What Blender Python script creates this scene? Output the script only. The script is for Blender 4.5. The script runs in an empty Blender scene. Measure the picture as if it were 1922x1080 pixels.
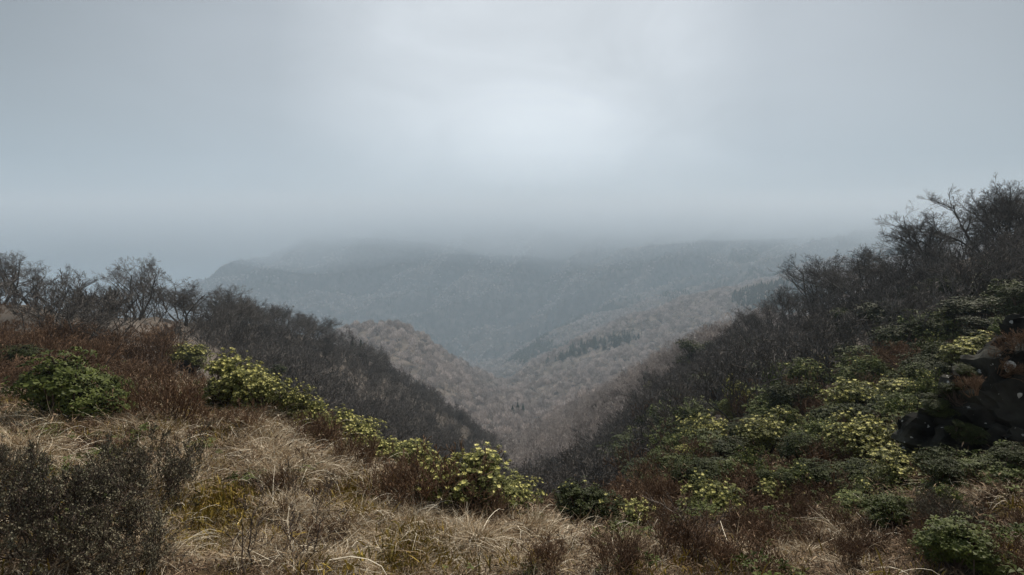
import bpy, math, random
import numpy as np
from mathutils import Vector, Matrix
from mathutils.bvhtree import BVHTree

R = math.radians
rng = np.random.default_rng(7)
random.seed(7)
S = bpy.context.scene
COL = S.collection

# ------------------------------------------------------------------ camera
FPX = 1068.0                       # focal length in pixels of the 1922 wide photograph
PITCH = math.atan(40.0 / FPX)      # camera looks slightly down
cam_d = bpy.data.cameras.new('camera'); cam = bpy.data.objects.new('camera', cam_d); COL.objects.link(cam)
cam_d.sensor_width = 36.0; cam_d.lens = 36.0 * FPX / 1922.0
cam_d.clip_start = 0.05; cam_d.clip_end = 60000
cam.location = (0, 0, 0); cam.rotation_euler = (R(90) - PITCH, 0, 0)
S.camera = cam

# ------------------------------------------------------------------ world, sun, exposure
SUN_EL, SUN_AZ = R(56), R(38)      # azimuth measured clockwise from +Y (ahead, to the right)
w = bpy.data.worlds.new('World'); S.world = w; w.use_nodes = True
nt = w.node_tree; nt.nodes.clear()
N = nt.nodes.new; L = nt.links.new
out = N('ShaderNodeOutputWorld')
sky = N('ShaderNodeTexSky'); sky.sky_type = 'NISHITA'; sky.sun_disc = False
sky.sun_elevation = SUN_EL; sky.sun_rotation = SUN_AZ; sky.air_density = 1.0; sky.dust_density = 1.0
bg1 = N('ShaderNodeBackground'); bg1.inputs['Strength'].default_value = 0.05
hs = N('ShaderNodeHueSaturation'); hs.inputs['Saturation'].default_value = 0.2
L(sky.outputs[0], hs.inputs['Color']); L(hs.outputs[0], bg1.inputs['Color'])
# overcast sheet: brightest where the sun stands behind the cloud, soft mottling
tc = N('ShaderNodeTexCoord')
def dotglow(vec):
    v = Vector(vec).normalized()
    sq = N('ShaderNodeVectorMath'); sq.operation = 'MULTIPLY'; sq.inputs[1].default_value = (1, 1, .45)
    L(tc.outputs['Generated'], sq.inputs[0])
    no = N('ShaderNodeVectorMath'); no.operation = 'NORMALIZE'; L(sq.outputs[0], no.inputs[0])
    d = N('ShaderNodeVectorMath'); d.operation = 'DOT_PRODUCT'; d.inputs[1].default_value = v
    L(no.outputs[0], d.inputs[0]); return d.outputs['Value']
g = dotglow((0.01, 1.0, 0.10))
ramp = N('ShaderNodeValToRGB'); L(g, ramp.inputs[0])
e = ramp.color_ramp.elements
e[0].position = 0.0; e[0].color = (0.08, 0.087, 0.097, 1)
e[1].position = 1.0; e[1].color = (0.64, 0.66, 0.685, 1)
for p, c in ((0.5, (0.04, 0.043, 0.05, 1)), (0.75, (0.03, 0.033, 0.042, 1)), (0.92, (0.25, 0.265, 0.29, 1))):
    el = e.new(p); el.color = c
nz = N('ShaderNodeTexNoise'); nz.inputs['Scale'].default_value = 3.0; nz.inputs['Detail'].default_value = 7; nz.inputs['Distortion'].default_value = .6
mp = N('ShaderNodeMapping'); mp.inputs['Scale'].default_value = (1, 1, 2.2)
L(tc.outputs['Generated'], mp.inputs[0]); L(mp.outputs[0], nz.inputs['Vector'])
mr = N('ShaderNodeMapRange'); mr.inputs[1].default_value = 0.3; mr.inputs[2].default_value = 0.7
mr.inputs[3].default_value = 0.76; mr.inputs[4].default_value = 1.20; L(nz.outputs[0], mr.inputs[0])
vm = N('ShaderNodeVectorMath'); vm.operation = 'SCALE'; L(ramp.outputs[0], vm.inputs[0]); L(mr.outputs[0], vm.inputs['Scale'])
v2 = Vector((0.11, 1.0, 0.10)).normalized()
d2 = N('ShaderNodeVectorMath'); d2.operation = 'DOT_PRODUCT'; d2.inputs[1].default_value = v2; L(tc.outputs['Generated'], d2.inputs[0])
r2 = N('ShaderNodeMapRange'); r2.interpolation_type = 'SMOOTHERSTEP'; r2.inputs[1].default_value = .955; r2.inputs[2].default_value = 1.0; r2.inputs[3].default_value = 0; r2.inputs[4].default_value = .05; L(d2.outputs['Value'], r2.inputs[0])
cx = N('ShaderNodeCombineXYZ')
for q in range(3): L(r2.outputs[0], cx.inputs[q])
va = N('ShaderNodeVectorMath'); va.operation = 'ADD'; L(vm.outputs[0], va.inputs[0]); L(cx.outputs[0], va.inputs[1]); vm = va
bg2 = N('ShaderNodeBackground'); bg2.inputs['Strength'].default_value = 1.0; L(vm.outputs[0], bg2.inputs['Color'])
ad = N('ShaderNodeAddShader'); L(bg1.outputs[0], ad.inputs[0]); L(bg2.outputs[0], ad.inputs[1])
L(ad.outputs[0], out.inputs['Surface'])

sd = bpy.data.lights.new('sun', 'SUN'); sd.energy = 5.0; sd.angle = R(2.5); sd.color = (1.0, 0.90, 0.78)
so = bpy.data.objects.new('sun', sd); COL.objects.link(so)
sv = Vector((math.sin(SUN_AZ) * math.cos(SUN_EL), math.cos(SUN_AZ) * math.cos(SUN_EL), math.sin(SUN_EL)))
so.rotation_euler = (-sv).to_track_quat('-Z', 'Y').to_euler(); so.location = (30, 40, 80)

S.view_settings.view_transform = 'Standard'; S.view_settings.look = 'None'
S.view_settings.exposure = 0.04; S.view_settings.gamma = 1.0
S.cycles.volume_bounces = 3; S.cycles.max_bounces = 6; S.cycles.diffuse_bounces = 2
S.cycles.transparent_max_bounces = 8

# ------------------------------------------------------------------ tools
def tag(o, label=None, cat=None, group=None, kind=None):
    if label: o['label'] = label
    if cat: o['category'] = cat
    if group: o['group'] = group
    if kind: o['kind'] = kind
    return o

def to_mesh(name, V, F, mats=(), tint=None, mat_idx=None, smooth=False):
    V = np.asarray(V, dtype=np.float32).reshape(-1, 3)
    F = np.asarray(F, dtype=np.int32)
    me = bpy.data.meshes.new(name)
    me.vertices.add(len(V)); me.vertices.foreach_set('co', V.ravel())
    if len(F):
        k = F.shape[1]
        me.loops.add(F.size); me.loops.foreach_set('vertex_index', F.ravel())
        me.polygons.add(len(F))
        me.polygons.foreach_set('loop_start', np.arange(0, F.size, k, dtype=np.int32))
        me.polygons.foreach_set('loop_total', np.full(len(F), k, dtype=np.int32))
        if mat_idx is not None: me.polygons.foreach_set('material_index', np.asarray(mat_idx, dtype=np.int32))
        me.polygons.foreach_set('use_smooth', np.full(len(F), bool(smooth)))
    for m in mats: me.materials.append(m)
    if tint is not None:
        a = me.attributes.new('tint', 'FLOAT', 'POINT'); a.data.foreach_set('value', np.asarray(tint, dtype=np.float32))
    me.update(calc_edges=True)
    return me

def link(name, me, parent=None, loc=None):
    o = bpy.data.objects.new(name, me); COL.objects.link(o)
    if parent is not None: o.parent = parent
    if loc is not None: o.location = loc
    return o

def merge(parts):
    """parts: list of (V, F4, tint, mat) -> one set"""
    Vs, Fs, Ts, Ms = [], [], [], []; n = 0
    for V, F, T, m in parts:
        Vs.append(V); Fs.append(F + n); Ts.append(T); Ms.append(np.full(len(F), m)); n += len(V)
    return np.concatenate(Vs), np.concatenate(Fs), np.concatenate(Ts), np.concatenate(Ms)

def tubes(P, rad, sides=3, tint=None):
    """P (n,p,3), rad (n,p) -> quads"""
    P = np.asarray(P, float); rad = np.asarray(rad, float)
    n, p, _ = P.shape
    T = np.gradient(P, axis=1); T /= np.linalg.norm(T, axis=2, keepdims=True) + 1e-9
    ref = np.where(np.abs(T[..., 2:3]) > 0.9, np.array([1., 0, 0]), np.array([0, 0, 1.]))
    U = np.cross(T, ref); U /= np.linalg.norm(U, axis=2, keepdims=True) + 1e-9
    W = np.cross(T, U)
    a = np.arange(sides) * 2 * np.pi / sides
    V = P[:, :, None, :] + rad[:, :, None, None] * (np.cos(a)[None, None, :, None] * U[:, :, None, :] + np.sin(a)[None, None, :, None] * W[:, :, None, :])
    idx = np.arange(n * p * sides).reshape(n, p, sides)
    A = idx[:, :-1, :]; B = np.roll(A, -1, axis=2); D = idx[:, 1:, :]; C_ = np.roll(D, -1, axis=2)
    F = np.stack([A, B, C_, D], axis=-1).reshape(-1, 4)
    if tint is None: tint = rng.random(n)
    Tt = np.repeat(tint, p * sides)
    return V.reshape(-1, 3), F, Tt

def ribbons(P, wid, side):
    """flat strips P (n,p,3), wid (n,p), side (n,3) or (n,p,3)"""
    n, p, _ = P.shape
    if side.ndim == 2: side = np.repeat(side[:, None, :], p, axis=1)
    V = np.stack([P - side * wid[..., None] / 2, P + side * wid[..., None] / 2], axis=2)
    idx = np.arange(n * p * 2).reshape(n, p, 2)
    F = np.stack([idx[:, :-1, 0], idx[:, :-1, 1], idx[:, 1:, 1], idx[:, 1:, 0]], axis=-1).reshape(-1, 4)
    return V.reshape(-1, 3), F, np.repeat(rng.random(n), p * 2)

def unit(v): return v / (np.linalg.norm(v, axis=-1, keepdims=True) + 1e-9)
def rdir(n): return unit(rng.normal(size=(n, 3)))

# numpy gradient noise (2D)
_perm = np.random.default_rng(3).permutation(512)
_ga = np.random.default_rng(4).random(512) * 2 * np.pi
def pnoise(x, y, seed=0):
    x = np.asarray(x, float) + seed * 17.31; y = np.asarray(y, float) - seed * 9.77
    xi = np.floor(x).astype(int); yi = np.floor(y).astype(int); xf = x - xi; yf = y - yi
    def gr(ix, iy, dx, dy):
        h = _perm[(_perm[ix & 511] + iy) & 511]; a = _ga[h]; return np.cos(a) * dx + np.sin(a) * dy
    u = xf ** 3 * (xf * (xf * 6 - 15) + 10); v = yf ** 3 * (yf * (yf * 6 - 15) + 10)
    a = gr(xi, yi, xf, yf); b = gr(xi + 1, yi, xf - 1, yf); c = gr(xi, yi + 1, xf, yf - 1); d = gr(xi + 1, yi + 1, xf - 1, yf - 1)
    return (a + u * (b - a)) + v * ((c + u * (d - c)) - (a + u * (b - a)))
def fbm(x, y, oct=4, seed=0):
    s = 0; a = 1; f = 1
    for i in range(oct): s = s + a * pnoise(x * f, y * f, seed + i); a *= .5; f *= 2.03
    return s

def pchip(x, y, xq):
    x = np.asarray(x, float); y = np.asarray(y, float); xq = np.asarray(xq, float)
    h = np.diff(x); d = np.diff(y) / h
    m = np.zeros_like(y)
    for i in range(1, len(x) - 1):
        if d[i-1] * d[i] > 0:
            w1 = 2*h[i] + h[i-1]; w2 = h[i] + 2*h[i-1]; m[i] = (w1 + w2) / (w1/d[i-1] + w2/d[i])
    m[0] = d[0]; m[-1] = d[-1]
    xc = np.clip(xq, x[0], x[-1]); i = np.clip(np.searchsorted(x, xc) - 1, 0, len(x) - 2)
    t = (xc - x[i]) / h[i]
    return ((2*t**3-3*t**2+1)*y[i] + (t**3-2*t**2+t)*h[i]*m[i] + (-2*t**3+3*t**2)*y[i+1] + (t**3-t**2)*h[i]*m[i+1])

def unproj(px, py, y):
    a = (px - 961) / FPX; b = (540 - py) / FPX; c, s = math.cos(PITCH), math.sin(PITCH)
    k = y / (c + b * s)
    return a * k, y + 0 * px, (b * c - s) * k

# ------------------------------------------------------------------ materials
def mat(name, cA, cB, rough=0.85, spec=0.25, noise=None, objvar=0.0, cC=None, bump=0.0, trans=0.0):
    m = bpy.data.materials.new(name); m.use_nodes = True; nt = m.node_tree; N = nt.nodes.new; L = nt.links.new
    b = nt.nodes['Principled BSDF']; b.inputs['Roughness'].default_value = rough; b.inputs['Specular IOR Level'].default_value = spec
    at = N('ShaderNodeAttribute'); at.attribute_name = 'tint'
    rp = N('ShaderNodeValToRGB'); rp.color_ramp.elements[0].color = (*cA, 1); rp.color_ramp.elements[1].color = (*cB, 1)
    if cC: el = rp.color_ramp.elements.new(0.5); el.color = (*cC, 1)
    L(at.outputs['Fac'], rp.inputs[0]); colr = rp.outputs[0]
    if noise:
        tc = N('ShaderNodeTexCoord'); nz = N('ShaderNodeTexNoise'); nz.inputs['Scale'].default_value = noise; nz.inputs['Detail'].default_value = 6
        L(tc.outputs['Object'], nz.inputs['Vector']); L(nz.outputs[0], rp.inputs[0])
        mr = N('ShaderNodeMapRange'); mr.inputs[1].default_value = .35; mr.inputs[2].default_value = .65; L(nz.outputs[0], mr.inputs[0]); L(mr.outputs[0], rp.inputs[0])
        if bump:
            bp = N('ShaderNodeBump'); bp.inputs['Strength'].default_value = bump; L(nz.outputs[0], bp.inputs['Height']); L(bp.outputs[0], b.inputs['Normal'])
    if objvar:
        oi = N('ShaderNodeObjectInfo'); mr = N('ShaderNodeMapRange'); mr.inputs[3].default_value = 1 - objvar; mr.inputs[4].default_value = 1 + objvar
        L(oi.outputs['Random'], mr.inputs[0]); v = N('ShaderNodeVectorMath'); v.operation = 'SCALE'; L(colr, v.inputs[0]); L(mr.outputs[0], v.inputs['Scale']); colr = v.outputs[0]
    L(colr, b.inputs['Base Color'])
    return m

M = {}
M['bark'] = mat('bark', (.05, .045, .04), (.13, .12, .105), noise=9, objvar=.25)
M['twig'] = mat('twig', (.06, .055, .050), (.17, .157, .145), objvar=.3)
M['twig_lit'] = mat('twig_lit', (.27, .24, .225), (.55, .50, .47), objvar=.35)  # lit copy of twig: light falling on the slope is put into the colour
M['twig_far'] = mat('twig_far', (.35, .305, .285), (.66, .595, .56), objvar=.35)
M['brown_twig'] = mat('brown_twig', (.065, .038, .024), (.23, .145, .088), objvar=.2)
M['dark_twig'] = mat('dark_twig', (.03, .024, .02), (.12, .09, .07), objvar=.2)
M['leaf'] = mat('leaf', (.025, .036, .007), (.11, .135, .026), rough=.6, spec=.2, objvar=.25)
M['leaf_light'] = mat('leaf_light', (.045, .053, .012), (.18, .185, .045), rough=.6, spec=.2, objvar=.2)
M['leaf_dark'] = mat('leaf_dark', (.012, .018, .005), (.05, .062, .014), rough=.6, spec=.15, objvar=.25)
M['leaf_scrap'] = mat('leaf_scrap', (.05, .05, .025), (.26, .23, .15), rough=.6, spec=.4)
M['flower'] = mat('flower', (.38, .37, .07), (.82, .77, .32), rough=.6, objvar=.12)
M['grass'] = mat('grass', (.10, .06, .03), (1.0, .92, .74), cC=(.38, .28, .16), rough=.7, objvar=.25)
M['moss'] = mat('moss', (.12, .105, .02), (.40, .28, .06), rough=.9, objvar=.25)
M['conifer'] = mat('conifer', (.018, .034, .018), (.05, .075, .04), objvar=.25)

def rock_mat():
    m = bpy.data.materials.new('rock'); m.use_nodes = True; nt = m.node_tree; N = nt.nodes.new; L = nt.links.new
    b = nt.nodes['Principled BSDF']; b.inputs['Roughness'].default_value = .95; b.inputs['Specular IOR Level'].default_value = .08
    tc = N('ShaderNodeTexCoord')
    n1 = N('ShaderNodeTexNoise'); n1.inputs['Scale'].default_value = 3; n1.inputs['Detail'].default_value = 9; L(tc.outputs['Object'], n1.inputs[0])
    r1 = N('ShaderNodeValToRGB'); r1.color_ramp.elements[0].position = .35; r1.color_ramp.elements[0].color = (.006, .006, .006, 1)
    r1.color_ramp.elements[1].position = .7; r1.color_ramp.elements[1].color = (.075, .075, .065, 1); L(n1.outputs[0], r1.inputs[0])
    n2 = N('ShaderNodeTexNoise'); n2.inputs['Scale'].default_value = 11; n2.inputs['Detail'].default_value = 2; L(tc.outputs['Object'], n2.inputs[0])
    r2 = N('ShaderNodeValToRGB'); r2.color_ramp.elements[0].position = .68; r2.color_ramp.elements[1].position = .70; L(n2.outputs[0], r2.inputs[0])
    mx = N('ShaderNodeMix'); mx.data_type = 'RGBA'; L(r2.outputs[0], mx.inputs[0]); L(r1.outputs[0], mx.inputs[6]); mx.inputs[7].default_value = (.42, .43, .41, 1)
    L(mx.outputs[2], b.inputs['Base Color'])
    bp = N('ShaderNodeBump'); bp.inputs['Strength'].default_value = 1.0; bp.inputs['Distance'].default_value = .12; L(n1.outputs[0], bp.inputs['Height']); L(bp.outputs[0], b.inputs['Normal'])
    return m
M['rock'] = rock_mat()
M['pale_rock'] = mat('pale_rock', (.25, .25, .24), (.6, .6, .58), noise=6, bump=.5)
M['lichen'] = mat('lichen', (.40, .41, .38), (.62, .63, .60), noise=14)

def ground_mat():
    m = bpy.data.materials.new('ground_soil'); m.use_nodes = True; nt = m.node_tree; N = nt.nodes.new; L = nt.links.new
    b = nt.nodes['Principled BSDF']; b.inputs['Roughness'].default_value = .95; b.inputs['Specular IOR Level'].default_value = .1
    tc = N('ShaderNodeTexCoord')
    def ns(sc, det=8):
        n = N('ShaderNodeTexNoise'); n.inputs['Scale'].default_value = sc; n.inputs['Detail'].default_value = det; L(tc.outputs['Object'], n.inputs[0]); return n.outputs[0]
    def rp(src, p0, c0, p1, c1):
        r = N('ShaderNodeValToRGB'); r.color_ramp.elements[0].position = p0; r.color_ramp.elements[0].color = (*c0, 1)
        r.color_ramp.elements[1].position = p1; r.color_ramp.elements[1].color = (*c1, 1); L(src, r.inputs[0]); return r.outputs[0]
    fine = rp(ns(14), .35, (.02, .013, .008), .65, (.11, .07, .04))
    mid = rp(ns(.8, 6), .42, (.03, .027, .012), .62, (.13, .09, .05))
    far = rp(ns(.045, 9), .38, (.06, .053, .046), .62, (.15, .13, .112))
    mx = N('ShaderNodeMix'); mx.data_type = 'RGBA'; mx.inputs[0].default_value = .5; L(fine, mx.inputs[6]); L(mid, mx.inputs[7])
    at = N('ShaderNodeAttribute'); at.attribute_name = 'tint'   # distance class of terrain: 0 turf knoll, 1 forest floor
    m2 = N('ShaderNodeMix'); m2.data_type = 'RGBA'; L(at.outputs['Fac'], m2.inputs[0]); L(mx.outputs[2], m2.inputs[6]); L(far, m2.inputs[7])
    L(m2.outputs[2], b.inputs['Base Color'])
    bp = N('ShaderNodeBump'); bp.inputs['Strength'].default_value = .8; bp.inputs['Distance'].default_value = .06; L(ns(9), bp.inputs['Height']); L(bp.outputs[0], b.inputs['Normal'])
    return m
M['ground'] = ground_mat()

# ------------------------------------------------------------------ terrain (one sheet from the feet to the horizon)
LAY = [
 # 1 bottom of view
 [(-1400,1060,4.5),(0,1080,4.8),(480,1090,5.2),(960,1110,5.4),(1450,1100,5.4),(1922,1060,5.0),(3300,900,5.0)],
 # 2 middle of the knoll
 [(-1400,860,8),(0,870,8),(240,860,8.5),(480,880,9),(640,930,8.6),(900,980,8.6),(1100,1030,8.6),(1300,1000,9),(1600,970,9.5),(1922,880,9),(3300,700,9)],
 # 3 edge of the knoll
 [(-1400,720,14),(0,745,14),(240,740,14),(420,755,15),(560,810,14),(700,880,13),(860,935,12.5),(1000,990,12),(1100,1000,12.5),(1250,940,14),(1450,870,17),(1650,800,20),(1850,740,18),(1922,720,17),(3300,520,16)],
 # 4 just beyond it
 [(-1400,660,25),(0,675,25),(240,705,25),(420,790,26),(560,850,26),(700,925,26),(860,995,26),(1000,1040,24),(1100,1020,24),(1250,900,27),(1450,810,30),(1650,730,33),(1850,650,30),(1922,630,29),(3300,430,26)],
 # 5
 [(-1400,620,36),(0,640,36),(240,675,38),(480,755,48),(640,830,60),(780,890,70),(900,945,70),(960,975,60),(1020,990,48),(1120,960,42),(1250,855,42),(1450,755,45),(1650,670,46),(1850,590,42),(1922,570,40),(3300,370,36)],
 # 6 flank / gully
 [(-1400,580,48),(0,605,48),(240,640,55),(480,690,88),(640,745,115),(780,805,140),(900,882,150),(960,912,135),(1020,925,100),(1120,880,95),(1250,770,90),(1450,680,72),(1650,600,62),(1850,520,54),(1922,500,52),(3300,300,46)],
 # 7 crest of near ridges
 [(-1400,550,60),(0,572,62),(240,606,75),(380,604,95),(480,616,125),(560,630,150),(640,656,175),(700,688,190),(780,735,205),(860,790,210),(920,838,205),(955,855,230),(985,835,290),(1050,790,310),(1150,738,255),(1250,690,195),(1380,640,130),(1480,610,98),(1600,570,84),(1700,530,74),(1850,484,66),(1922,462,62),(3300,200,54)],
 # 8 behind them
 [(-1400,600,110),(0,620,110),(240,645,125),(480,665,200),(640,705,250),(700,735,270),(780,780,290),(860,826,300),(920,845,310),(960,812,360),(1000,812,400),(1050,800,410),(1150,765,380),(1250,730,320),(1380,690,240),(1480,680,190),(1600,650,160),(1850,560,130),(3300,330,100)],
 # 9 valley
 [(-1400,640,450),(0,660,450),(480,700,450),(640,730,430),(700,720,440),(780,745,430),(860,790,420),(920,800,440),(950,775,500),(1000,770,560),(1100,735,600),(1250,690,620),(1450,650,650),(1700,600,650),(3300,450,600)],
 # 10 mid spur crest
 [(-1400,600,700),(0,640,700),(480,670,680),(640,636,680),(690,624,690),(740,622,700),(790,640,715),(830,667,735),(880,696,760),(920,722,800),(945,728,860),(1000,690,980),(1080,650,1080),(1150,612,1150),(1250,578,1200),(1350,556,1200),(1450,540,1200),(1600,515,1150),(1800,470,1100),(3300,300,1000)],
 # 11 dip
 [(-1400,640,1000),(0,660,1000),(480,690,1000),(640,680,1000),(740,690,1000),(830,715,1000),(920,735,1050),(945,724,1150),(1000,694,1280),(1080,655,1360),(1150,620,1400),(1250,588,1430),(1450,548,1430),(1800,480,1400),(3300,330,1300)],
 # 12 green spur
 [(-1400,650,1400),(0,660,1400),(640,700,1400),(740,700,1400),(830,705,1400),(900,700,1450),(960,680,1500),(1050,628,1600),(1150,594,1680),(1250,560,1720),(1450,520,1720),(1800,460,1700),(3300,320,1600)],
 # 13 foot of the far mountain
 [(-1400,620,1900),(0,640,1900),(380,640,1950),(640,680,1900),(800,690,1850),(900,686,1850),(1000,655,1950),(1150,590,2050),(1300,550,2100),(1500,520,2100),(1800,470,2100),(3300,320,2000)],
 # 14
 [(-1400,610,2400),(0,620,2400),(380,580,2450),(500,560,2450),(700,560,2450),(900,560,2450),(1150,510,2500),(1400,480,2500),(1800,430,2500),(3300,300,2400)],
 # 15 crest of the far mountain
 [(-1400,610,3000),(0,600,3000),(300,562,3000),(380,538,3000),(435,508,3000),(495,504,3000),(560,468,3000),(640,438,3000),(750,424,3000),(950,414,3000),(1300,410,3000),(1800,404,3000),(3300,280,2900)],
 # 16
 [(-1400,560,5000),(380,560,5000),(1000,530,5000),(3300,480,5000)],
 # 17 plain
 [(-1400,530,20000),(3300,530,20000)],
]
dpx = 8
PX = np.concatenate([np.linspace(-1400, -60, 60), np.arange(-50, 1975, dpx), np.linspace(1985, 3300, 60)])
PYL = np.array([pchip([a[0] for a in l], [a[1] for a in l], PX) for l in LAY])
YL = np.exp(np.array([pchip([a[0] for a in l], [math.log(a[2]) for a in l], PX) for l in LAY]))
nl = len(LAY)
rows = np.concatenate([np.linspace(0, 3, 120, endpoint=False), np.linspace(3, 8, 200, endpoint=False), np.linspace(8, 14, 190, endpoint=False), np.linspace(14, nl - 1, 50)])
KY = np.empty((len(rows), len(PX))); KP = np.empty_like(KY)
for j in range(len(PX)):
    KY[:, j] = np.exp(pchip(np.arange(nl), np.log(YL[:, j]), rows)); KP[:, j] = pchip(np.arange(nl), PYL[:, j], rows)
GX, GY, GZ = unproj(np.broadcast_to(PX, KY.shape), KP, KY)
# ground under and behind the camera, continuing the first row
back = np.array([-60, -30, -15, -8, -4, -1, 1.0, 2.5, 3.6])
bx = []; bz = []; by = []
for yb in back:
    sx = GX[0] * (1 + (4.8 - yb) * 0.28); bx.append(sx)
    f = np.clip((4.8 - yb) / 4.8, 0, 1); bz.append(GZ[0] * (1 - f) + (-1.75 + 0.02 * yb + .03 * np.abs(sx) * 0) * f); by.append(np.full_like(sx, yb))
GX = np.vstack([bx, GX]); GY = np.vstack([by, GY]); GZ = np.vstack([bz, GZ])
def relief(x, y):
    d = np.abs(y)
    z = .10 * fbm(x * 1.1, y * 1.1, 4, 1) + .28 * fbm(x * .28, y * .28, 3, 5) * np.clip(d / 5, 0.2, 1)
    hum = np.clip((30 - d) / 14, 0, 1); z = z + hum * (.16 * (1 - 2.2 * np.abs(fbm(x * .9 + 4, y * .9, 2, 15))) + .05 * fbm(x * 3.1, y * 3.1, 3, 17))
    z = z + np.clip((d - 20) / 60, 0, 1) * 1.3 * fbm(x / 14, y / 14, 4, 9)
    z = z + np.clip((d - 150) / 400, 0, 1) * 7 * fbm(x / 70, y / 70, 4, 12)
    u = (x * .8 + y * .6); v = (-x * .6 + y * .8)
    rid = 1 - 2 * np.abs(fbm(u / 420 * .6 + 3, v / 210, 4, 20))
    z = z + np.clip((d - 450) / 900, 0, 1) * 34 * (rid - .6)
    r2 = 1 - 2 * np.abs(fbm(u / 900 + 7, v / 260 + 2, 5, 26))
    z = z + np.clip((d - 1700) / 400, 0, 1) * 140 * (r2 - .6)
    return z
GZ = GZ + relief(GX, GY)
nr, nc = GX.shape
tV = np.stack([GX, GY, GZ], -1).reshape(-1, 3)
ii = np.arange(nr * nc).reshape(nr, nc)
tF = np.stack([ii[:-1, :-1], ii[:-1, 1:], ii[1:, 1:], ii[1:, :-1]], -1).reshape(-1, 4)
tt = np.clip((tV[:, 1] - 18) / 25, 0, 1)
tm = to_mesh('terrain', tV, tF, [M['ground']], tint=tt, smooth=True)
tag(link('terrain', tm), kind='structure')
BV = BVHTree.FromPolygons([tuple(v) for v in tV.tolist()], tF.tolist())
def ground_z(x, y):
    h = BV.ray_cast(Vector((x, y, 2000)), Vector((0, 0, -1)))
    return h[0].z if h[0] else None
def hit(px, py):
    a = (px - 961) / FPX; b = (540 - py) / FPX; c, s = math.cos(PITCH), math.sin(PITCH)
    h = BV.ray_cast(Vector((0, 0, 0)), Vector((a, c + b * s, b * c - s)).normalized())
    return h[0]
def project(v):
    x, y, z = v; c, s = math.cos(PITCH), math.sin(PITCH)
    d = y * c - z * s; return 961 + FPX * x / d, 540 - FPX * (z * c + y * s) / d
# area weighted sampling on terrain cells
P00 = np.stack([GX, GY, GZ], -1)
e1 = P00[:-1, 1:] - P00[:-1, :-1]; e2 = P00[1:, :-1] - P00[:-1, :-1]
CA = np.linalg.norm(np.cross(e1, e2), axis=-1)
CY = P00[:-1, :-1, 1]; CXX = P00[:-1, :-1, 0]; CPX = np.broadcast_to(PX[:-1], CA.shape)
def sample(n, y0, y1, px0=-250, px1=2170, weight=None):
    W = CA * (CY > y0) * (CY < y1) * (CPX > px0) * (CPX < px1)
    if weight is not None: W = W * weight(CXX, CY, CPX)
    W = W.ravel(); W = W / W.sum()
    c = rng.choice(W.size, size=n, p=W); i, j = np.unravel_index(c, CA.shape)
    a, b = rng.random(n)[:, None], rng.random(n)[:, None]
    p = (1-a)*(1-b)*P00[i, j] + a*(1-b)*P00[i, j+1] + (1-a)*b*P00[i+1, j] + a*b*P00[i+1, j+1]
    return p

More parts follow.
